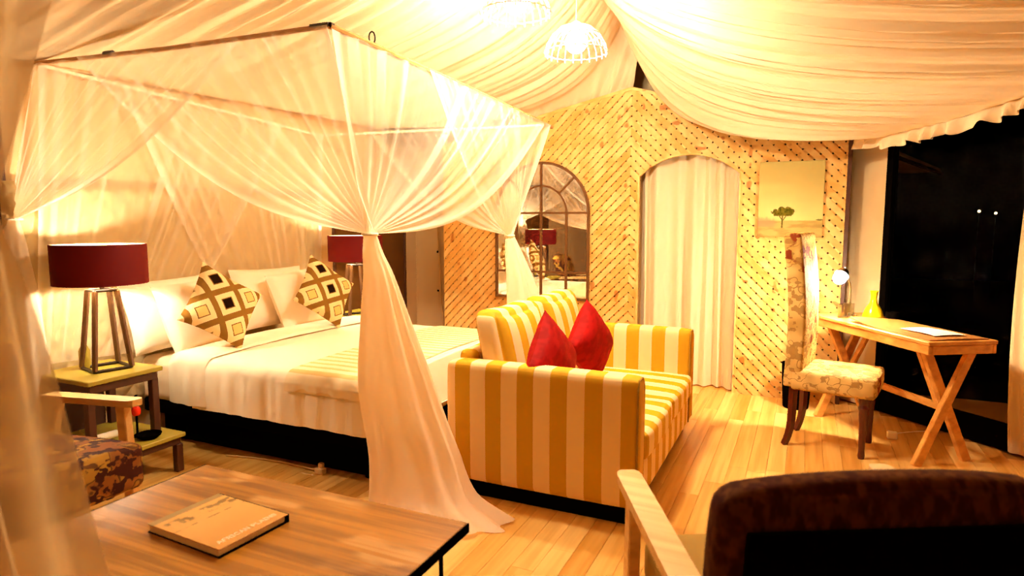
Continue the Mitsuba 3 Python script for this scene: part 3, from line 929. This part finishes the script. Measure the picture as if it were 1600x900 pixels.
for (y0, y1, txt) in ((2.945, 3.53, 'striped back cushion on the near half of the sofa'), (3.60, 4.19, 'striped back cushion on the far half of the sofa')):
    kkey = num('striped_cushion')
    used.discard(kkey)
    V, F = softbox(.14, y1 - y0, .47, .03, .035)
    uv = np.stack([V[:, 1] + .12, V[:, 2]], 1)
    V = V.copy()
    V[:, 2] += .03 * (V[:, 1] / (y1 - y0) * 2) ** 2 * (V[:, 2] > 0) - .0
    V[:, 0] -= .22 * (V[:, 2] + .235)
    V += [-1.40, (y0 + y1) / 2, .675]
    kkey = add('striped_cushion', (V, F), M['stripes'], smooth=True, uv=uv)
    lab(kkey, txt, 'cushion', g)
g = 'red throw cushions on the sofa'
k = put_pillow('red_cushion', .38, .38, .17, (-1.18, 3.08, .69), -.10, .18, math.pi / 4 - .02, M['redcloth'], 11, .07, .01)
lab(k, 'red velvet cushion standing on a corner behind the near sofa arm', 'cushion', g)
k = put_pillow('red_cushion', .38, .38, .17, (-1.14, 3.61, .69), -.20, .15, math.pi / 4 - .05, M['redcloth'], 12, .07, .01)
lab(k, 'red velvet cushion standing on a corner in the middle of the sofa', 'cushion', g)

# ------------------------------------------------------------------ coffee table with book
TX0, TX1, TY0, TY1, TZ = -2.14, -.953, .92, 1.735, .45
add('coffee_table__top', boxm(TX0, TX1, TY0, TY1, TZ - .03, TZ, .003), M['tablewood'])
add('coffee_table__top__end_band', boxm(TX1 + .0005, TX1 + .006, TY0, TY1, TZ - .032, TZ - .001, .001), M['black'])
add('coffee_table__top__end_band', boxm(TX0 - .006, TX0 - .0005, TY0, TY1, TZ - .032, TZ - .001, .001), M['black'])
for x in (TX0 + .05, TX1 - .035):
    for y in (TY0 + .05, TY1 - .11):
        add('coffee_table__leg', tube([[x, y, 0], [x, y, TZ - .031]], .007, 8), M['black'])
    add('coffee_table__stretcher', tube([[x, TY0 + .06, TZ - .04], [x, TY1 - .12, TZ - .04]], .006, 8), M['black'])
lab('coffee_table', 'low coffee table with brown wooden top and thin black legs', 'coffee table')
BR, BC = -.06, np.array([-1.655, 1.378, 0])


def bk(x0, x1, y0, y1, z0, z1, b=.001):
    return boxm(x0, x1, y0, y1, z0, z1, b, BR, BC)


def cover(p, n, uv):
    a = (p.x - BC[0]) * math.cos(BR) + (p.y - BC[1]) * math.sin(BR)     # from the grey top edge (-) to the title (+)
    b = -(p.x - BC[0]) * math.sin(BR) + (p.y - BC[1]) * math.cos(BR)
    col = mix(sc(224, 168, 96), sc(206, 150, 78), smoothstep(-.05, .13, a))
    col = mix(sc(150, 124, 82), col, smoothstep(-.142, -.134, a))
    herd = smoothstep(.46, .6, fbm(a * 60 + 3, b * 46, 2.0, 3)) * smoothstep(-.125, -.11, a) * (1 - smoothstep(-.078, -.062, a)) * smoothstep(-.12, -.1, b)
    col = mix(col, sc(98, 72, 34), herd * .8)
    line = (1 - smoothstep(.002, .005, dr.abs(a + .038))) * smoothstep(.3, .5, noise(b * 70, 1.0))
    return mix(col, sc(150, 100, 44), line * .7)


M['cover'] = mat('cover', P(proc(cover), 0.35, specular=0.5))
add('book__front_cover', bk(-.168, .168, -.128, .128, TZ + .0245, TZ + .0275), M['cover'])
add('book__pages', bk(-.160, .160, -.126, .120, TZ + .0035, TZ + .0244), M['paper'])
add('book__back_cover', bk(-.168, .168, -.128, .128, TZ + .0003, TZ + .0034), M['black'])
add('book__spine', bk(-.168, .168, .1285, .1315, TZ + .0003, TZ + .0275), M['black'])
tm = meshkit.text_mesh('AFRICAN PLAINS', .018, .0006, True)
tm.apply_translation([-tm.extents[0] / 2, 0, 0])
tm.apply_scale([.215 / tm.extents[0], 1, 1])
tm.apply_transform(trimesh.transformations.rotation_matrix(math.pi / 2, [0, 0, 1]))
tm.apply_translation([.140, 0, TZ + .0276])
tm.apply_transform(trimesh.transformations.rotation_matrix(BR, [0, 0, 1])); tm.apply_translation(BC)
add('book__front_cover__title', tm, M['paper'])
lab('book', 'large hardback picture book with a tan cover lying on the coffee table', 'book')

# ------------------------------------------------------------------ wooden armchairs
def armchair(o, fwd, label, seat_mat, back_mat, rear_mat, width=.72, depth=.60, armz=.60, topz=.82, lean=.30, seatz=.43, sf=0., g_=.045, sb=.15):
    """o: floor point under the left arm's front end; fwd: the way the chair faces"""
    t = num('armchair')
    f = np.array([fwd[0], fwd[1], 0.]); f = unit(f)
    r = np.array([f[1], -f[0], 0.])                  # to the sitter's right
    o = np.array([o[0], o[1], 0.])
    pt = lambda a, b, z: o + r * a - f * b + np.array([0, 0, z])   # a to the right, b backwards
    for s in (0, width):
        w = .078
        prof = [(-.5, .02), (-.44, 0.0), (-.3, -.012), (.3, -.012), (.44, 0), (.5, .02)]
        poly = Polygon([(p * w, q) for p, q in prof] + [(.5 * w, depth + .02), (-.5 * w, depth + .02)])
        m = trimesh.creation.extrude_polygon(poly, .03, engine='earcut')
        v = m.vertices.copy()
        rise = -.035 * (v[:, 1] / depth) ** 1.0
        vv = np.array([pt(s + a, b, armz - .03 + c + rs) for (a, b, c), rs in zip(v, rise)])
        m.vertices = vv
        m.fix_normals()
        add(f'{t}__armrest', m, M['lightwood'])
        add(f'{t}__front_leg', beam(pt(s, .05, 0), pt(s, .085, armz - .03), .038, .06, f), M['lightwood'])
        add(f'{t}__rear_leg', beam(pt(s, depth + .14, 0), pt(s, depth - .06, armz - .055), .038, .055, f), M['lightwood'])
        add(f'{t}__side_rail', beam(pt(s, .09, seatz - .17), pt(s, depth + .02, seatz - .21), .026, .06), M['lightwood'])
    add(f'{t}__cross_rail', beam(pt(0, .10, seatz - .18), pt(width, .10, seatz - .18), .026, .06), M['lightwood'])
    v, fc = softbox(width - 2 * g_, depth - .02 + sf, sb, .012, .035)
    vv = np.array([pt(width / 2 + a, .03 - sf / 2 + depth / 2 + b, seatz - sb / 2 + c - .03 * (b / depth + .5)) for a, b, c in v])
    add(f'{t}__seat', (vv, fc[:, ::-1]), seat_mat, smooth=True)
    H = topz - seatz + .05
    v, fc = softbox(width - 2 * g_, .11, H, .012, .04)
    vv = np.array([pt(width / 2 + a, depth - .04 + b + lean * (c + H / 2), seatz - .05 + H / 2 + c + .02 * (1 - (2 * a / width) ** 2) * (c > 0)) for a, b, c in v])
    add(f'{t}__backrest', (vv, fc[:, ::-1]), back_mat, smooth=True)
    if rear_mat:
        m = cbox(width - 2 * g_ - .085, .008, H - .11, .003)
        m.vertices = np.array([pt(width / 2 + a, depth - .04 + .066 + b + lean * (c - .01 + H / 2), seatz - .05 + H / 2 + c - .015) for a, b, c in m.vertices])
        m.fix_normals()
        add(f'{t}__backrest__rear_panel', m, rear_mat)
    lab(t, label, 'armchair')
    return t


armchair((-.49, 1.965), (-.47, .88), 'armchair seen from behind in the right foreground, dark upholstered back and pale wooden arm', M['olive'], M['upholstery'], M['black'], .84, .62, .615, .825, .12)
armchair((-2.76, 1.88), (1, .04), 'floral armchair with pale wooden arm between the curtain and the coffee table', M['darkfloral'], M['darkfloral'], None, .74, .60, .605, .86, .35, .46, .22, .10, .2)

# ------------------------------------------------------------------ desk
u_, v_ = unit([-.53, .848, 0]), unit([.848, .53, 0])
DA = np.array([.645, 4.15, 0])
DL, DW, DZ = 1.12, .435, .745


def dk(a, b, z):
    return DA + u_ * a + v_ * b + np.array([0, 0, z])


def dkbox(a0, a1, b0, b1, z0, z1, bv=.004):
    return place(cbox(a1 - a0, b1 - b0, z1 - z0, bv), u_, -v_ if False else v_, [0, 0, 1], dk((a0 + a1) / 2, (b0 + b1) / 2, (z0 + z1) / 2))


def fixn(m):
    m.fix_normals()
    return m


add('desk__top', fixn(dkbox(0, DL, 0, DW, DZ - .022, DZ)), M['deskwood'])
add('desk__apron', fixn(cat(dkbox(.004, DL - .004, .004, .026, DZ - .075, DZ - .0225), dkbox(.004, DL - .004, DW - .026, DW - .004, DZ - .075, DZ - .0225),
                            dkbox(.004, .026, .027, DW - .027, DZ - .075, DZ - .0225), dkbox(DL - .026, DL - .004, .027, DW - .027, DZ - .075, DZ - .0225))), M['deskwood'])
for a in (.085, DL - .085):
    sgn = 1 if a < .5 else -1
    add('desk__leg', fixn(beam(dk(a, .04, 0), dk(a, DW - .09, DZ - .076), .035, .055, v_, ext=.0)), M['deskwood'])
    add('desk__leg', fixn(beam(dk(a + sgn * .037, DW - .04, 0), dk(a + sgn * .037, .09, DZ - .076), .035, .055, v_, ext=.0)), M['deskwood'])
    add('desk__brace', fixn(beam(dk(a + sgn * .06, DW / 2, .33), dk(a + sgn * .26, DW / 2, DZ - .08), .03, .035)), M['deskwood'])
add('desk__stretcher', fixn(beam(dk(.13, DW / 2, .33), dk(DL - .13, DW / 2, .33), .03, .04)), M['deskwood'])
lab('desk', 'wooden writing desk on crossed legs before the dark door', 'desk')


def folder_fn(u, v):
    a, b = .03 + u * .70, .03 + v * .37
    z = DZ + .006 + .004 * np.sin(v * 3) + .05 * np.clip(u - .55, 0, 1) ** 2 * (1 - v) * 3
    return dk(0, 0, 0) + u_ * a[..., None] + v_ * b[..., None] + np.stack([0 * u, 0 * u, z], -1)


m, uv = grid(folder_fn, 24, 12)
top = np.asarray(m[0])
bot = top - [0, 0, .0055]
n_ = len(top)
rim = []
idx = np.arange(n_).reshape(24, 12)
loop = np.concatenate([idx[:, 0], idx[-1, 1:], idx[-2::-1, -1], idx[0, -2:0:-1]])
for i in range(len(loop)):
    a, b = loop[i], loop[(i + 1) % len(loop)]
    rim += [(a, b, b + n_), (a, b + n_, a + n_)]
F = np.vstack([m[1], m[1][:, ::-1] + n_, rim])
add('desk_folder', (np.vstack([top, bot]), F), M['leather'])
lab('desk_folder', 'large tan leather folder lying curled on the desk', 'folder')
m, uv = grid(lambda u, v: dk(0, 0, DZ + .0135) + u_ * (.10 + u * .28)[..., None] + v_ * (.12 + v * .2)[..., None] + np.stack([0 * u, 0 * u, .002 + .002 * np.sin(u * 5) + .004 * np.sin(v * 3)], -1), 12, 8)
add('paper_sheet', m, M['paper'], smooth=True)
lab('paper_sheet', 'white sheet of paper on the leather folder on the desk', 'paper')


def tumbler(c, label):
    k = add('drinking_glass', lathe([(0, 0), (.031, 0), (.033, .004), (.037, .075), (.0345, .095), (.033, .095), (.0345, .074), (.030, .008), (0, .007)], 28, c), M['glass'], smooth=35)
    lab(k, label, 'glass')


gp = dk(.90, .10, DZ + .0005)
tumbler(gp, 'upturned clear tumbler on the desk, left of the other glass')
gq = dk(.965, .19, DZ + .0005)
tumbler(gq, 'clear tumbler on the desk between the other glass and the yellow carafe')
cc = dk(.86, .30, DZ)
add('carafe', lathe([(0, .0005), (.062, .0005), (.066, .008), (.066, .02), (.048, .07), (.024, .105), (.019, .14), (.021, .165), (.026, .185), (.028, .190), (.024, .190), (.016, .160), (.015, .14), (.02, .107), (.042, .07), (.06, .02), (.058, .008), (0, .006)], 36, cc), M['yellowglass'], smooth=35)
lab('carafe', 'yellow glass carafe on the desk beside the lamp', 'carafe')
dbp = dk(.80, .40, DZ)
add('ashtray', lathe([(0, .0005), (.04, .0005), (.045, .03), (.04, .05), (.034, .05), (.036, .03), (0, .012)], 24, dbp), M['black'], smooth=35)
lab('ashtray', 'small black bowl half hidden behind the yellow carafe', 'bowl')
# desk lamp: weighted foot, curved neck, small cup shade with a bulb
lb = dk(1.0, .22, DZ)
hd = np.array([.2235, 4.762, 1.057])
add('desk_lamp__base', lathe([(0, .0005), (.05, .0005), (.052, .01), (.02, .018), (0, .02)], 28, lb), M['chrome'], smooth=35)
neck = [lb + [0, 0, .018], lb + [0, 0, .10], lb + [.0, 0, .18], lb + [-.01, -.01, .24], lb * .5 + hd * .5 + [0, 0, .12], hd + [.02, .02, .055]]
tt = np.linspace(0, 1, 30)
neck = interp(tt, np.linspace(0, 1, len(neck)), neck)
add('desk_lamp__neck', tube(neck, .006, 8), M['chrome'], smooth=40)
shp = [(.016, .05), (.03, .042), (.048, .0), (.046, .0), (.028, .039), (.016, .046), (.016, .05)]
sh = trimesh.creation.revolve(np.array(shp), sections=28)
zdir = -unit([-.35, -.55, -.6]); xdir = unit(np.cross([0, 0, 1], zdir)); ydir = np.cross(zdir, xdir)
add('desk_lamp__shade', fixn(place(sh, xdir, ydir, zdir, hd)), M['chrome'], smooth=35)
add('desk_lamp__bulb', trimesh.creation.icosphere(3, .042).apply_translation(hd - zdir * .028), M['white'], smooth=True, emitter={'type': 'area', 'radiance': rgb(DESKLAMP)})
lab('desk_lamp', 'small lit desk lamp with curved neck at the left end of the desk', 'desk lamp')

# ------------------------------------------------------------------ high-backed chair
CA = -.19
ch_f, ch_r = np.array([math.cos(CA), math.sin(CA), 0]), np.array([math.sin(CA), -math.cos(CA), 0])
CO = np.array([.20, 4.44, 0])


def cp(a, b, z):
    return CO + ch_f * a - ch_r * b + np.array([0, 0, z])      # a forward, b to the far side


def soft_c(key, sx, sy, sz, c, m, bulge=.01, r=.025, lean=0, top=0):
    v, f = softbox(sx, sy, sz, bulge, r)
    vv = np.array([cp(c[0] + a - lean * (z + sz / 2) + .03 * math.sin(math.pi * (z / sz + .5)) * (lean > 0), c[1] + b, c[2] + z + (.05 * abs(2 * a / sx - .3) * (z > sz * .45)) * top) for a, b, z in v])
    return add(key, (vv, f), m, smooth=True)


soft_c('high_backed_chair__seat', .46, .46, .12, (.02, 0, .435), M['floral'], .010, .016)
soft_c('high_backed_chair__backrest', .10, .45, .95, (-.21, 0, .865), M['floral'], .005, .014, .035)
for b in (-.17, .17):
    pts = [cp(-.20, b, .40), cp(-.205, b, .30), cp(-.207, b, .18), cp(-.22, b, .08), cp(-.245, b, 0.0)]
    m = tube(interp(np.linspace(0, 1, 10), np.linspace(0, 1, 5), pts), np.linspace(.028, .021, 10), 4)
    add('high_backed_chair__rear_leg', m, M['mahogany'])
    q = cp(.19, b, 0)
    add('high_backed_chair__front_leg', lathe([(0, 0), (.016, 0), (.02, .02), (.017, .05), (.021, .2), (.026, .27), (.024, .29), (.031, .31), (.024, .33), (.033, .35), (.033, .378), (0, .378)], 20, q), M['mahogany'], smooth=35)
lab('high_backed_chair', 'high-backed floral chair with dark red legs drawn up to the desk', 'chair')

# ------------------------------------------------------------------ waste bin, adapters, cables
bp = np.array([-.02, 5.24, 0])
add('waste_bin', lathe([(0, .001), (.088, .001), (.092, .01), (.108, .33), (.110, .34), (.104, .34), (.088, .02), (0, .015)], 36, bp), M['black'], smooth=35)
lab('waste_bin', 'black round waste bin by the lattice wall behind the high-backed chair', 'bin')
add('power_adapter', boxm(.535, .595, 4.70, 4.735, .001, .05, .006), M['white'])
lab('power_adapter', 'small pale power adapter on the floor under the desk', 'adapter')
add('power_adapter__cord', tube([[.56, 4.735, .02], [.62, 4.85, .006], [.75, 4.95, .006], [.85, 4.98, .006]], .004, 6), M['white'])
add('power_plug', cat(boxm(-2.46, -2.40, 2.69, 2.73, .001, .035, .005), boxm(-2.445, -2.415, 2.705, 2.73, .035, .06, .004)), M['rope'])
lab('power_plug', 'pale plug socket on the floor beneath the bed', 'plug')
add('power_plug__cord', tube([[-2.46, 2.71, .018], [-2.56, 2.73, .008], [-2.75, 2.74, .007], [-2.95, 2.72, .007], [-3.13, 2.68, .007]], .005, 6), M['rope'])

# ------------------------------------------------------------------ pendant lamps
def pendant(c, ztop, label):
    t = num('pendant_lamp')
    c = np.array(c, float)
    add(f'{t}__cord', tube([[c[0], c[1], c[2] + .17], [c[0], c[1], ztop]], .003, 6), M['white'])
    add(f'{t}__cap', lathe([(0, .17), (.012, .17), (.034, .155), (.036, .135), (0, .13)], 24, c), M['white'], smooth=35)
    for i in range(22):
        a = 2 * math.pi * i / 22
        prof = [(.036, .145), (.09, .13), (.135, .09), (.165, .04), (.175, .0), (.172, -.02)]
        add(f'{t}__shade__rib', tube([[c[0] + r * math.cos(a), c[1] + r * math.sin(a), c[2] + z] for r, z in prof], .0035, 5), M['white'])
    for r, z in ((.175, 0.0), (.135, .09), (.09, .13)):
        n = 66
        rr = [r + (.006 * math.sin(i * 2 * math.pi / 3) if z == 0 else 0) for i in range(n)]
        add(f'{t}__shade' if z == 0 else f'{t}__shade__ring', tube([[c[0] + q * math.cos(2 * math.pi * i / n), c[1] + q * math.sin(2 * math.pi * i / n), c[2] + z] for i, q in enumerate(rr)], .004, 5, closed=True), M['white'])
    add(f'{t}__bulb', trimesh.creation.icosphere(3, .062).apply_translation(c + [0, 0, .055]), M['white'], smooth=True, emitter={'type': 'area', 'radiance': rgb(PENDANT)})
    lab(t, label, 'pendant lamp', 'pendant lamps under the roof lining')


pendant((-1.225, 3.535, 2.36), 2.95, 'lit pendant lamp with a scalloped wire shade hanging above the sofa')
pendant((-1.37, 3.03, 2.45), 3.0, 'glaring pendant lamp at the top of the photo, nearer than the scalloped one')

# ------------------------------------------------------------------ tied-back sheer curtain in the left foreground
rl, dp = np.array([.909, .417]), np.array([-.417, .909])
ZC = [0, .45, .84, 1.15, 1.335, 1.43, 1.555, 1.75, 2.05, 2.3]
for nm, right, left, off, seed in (('panel', [-.49, -.605, -.70, -.757, -.797, -.82, -.787, -.72, -.615, -.53], [-1.3, -1.25, -1.15, -1.05, -.95, -.885, -.95, -1.1, -1.25, -1.3], 0., 1),
                                   ('panel', [-.53, -.645, -.73, -.785, -.81, -.825, -.80, -.745, -.66, -.61], [-1.2, -1.15, -1.1, -1.0, -.93, -.88, -.93, -1.0, -1.1, -1.15], -.05, 4)):
    def fc(u, v, right=right, left=left, off=off, seed=seed):
        z = v * 2.28
        r = interp(z, ZC, right)
        l = interp(z, ZC, left)
        d = r + (l - r) * u
        y = 1.0 + off + .022 * np.sin(u * 30 + 2 * np.sin(u * 7 + seed) + v) * np.clip(np.abs(r - l) * 4, .1, 1) + .03 * np.sin(u * 9 + seed)
        q = rl * d[..., None] + dp * y[..., None]
        return np.stack([q[..., 0], q[..., 1], z + .004], -1)
    m, uv = grid(fc, 90, 70)
    zz = np.asarray(m[0])[:, 2]
    uv[:, 1] = .35 + .4 * np.exp(-((zz - 1.43) / .25) ** 2)
    add(f'sheer_curtain__{nm}', m, M['sheer'], smooth=True, uv=uv)
q = rl * -.853 + dp * .975
add('sheer_curtain__tie', tube([[q[0] + .045 * math.cos(a), q[1] + .045 * math.sin(a), 1.43] for a in np.linspace(0, 2 * math.pi, 17)], .009, 6), M['linen'])
lab('sheer_curtain', 'tied-back sheer cream curtain hanging close at the left edge of the photo', 'curtain')

# ------------------------------------------------------------------ two lit lanterns far out in the night
for (x, y, z), txt in (((2.925, 14.64, 1.588), 'left of two small lit lanterns far outside beyond the dark door'), ((3.344, 15.38, 1.558), 'right of two small lit lanterns far outside beyond the dark door')):
    t = num('garden_lantern')
    add(f'{t}__lamp', trimesh.creation.icosphere(2, .024).apply_translation([x, y, z]), M['white'], smooth=True, emitter={'type': 'area', 'radiance': rgb([2., 1.3, .5])})
    add(f'{t}__light_stop', lathe([(0, -.034), (.034, -.034), (.036, -.026), (.012, -.025), (0, -.025)], 16, (x, y, z)), M['black'])  # disc added to block the lamp's light from the post
    add(f'{t}__post', tube([[x, y, -.13], [x, y, z - .034]], .005, 6), M['black'])
    lab(t, txt, 'lantern', 'lit lanterns in the night outside')
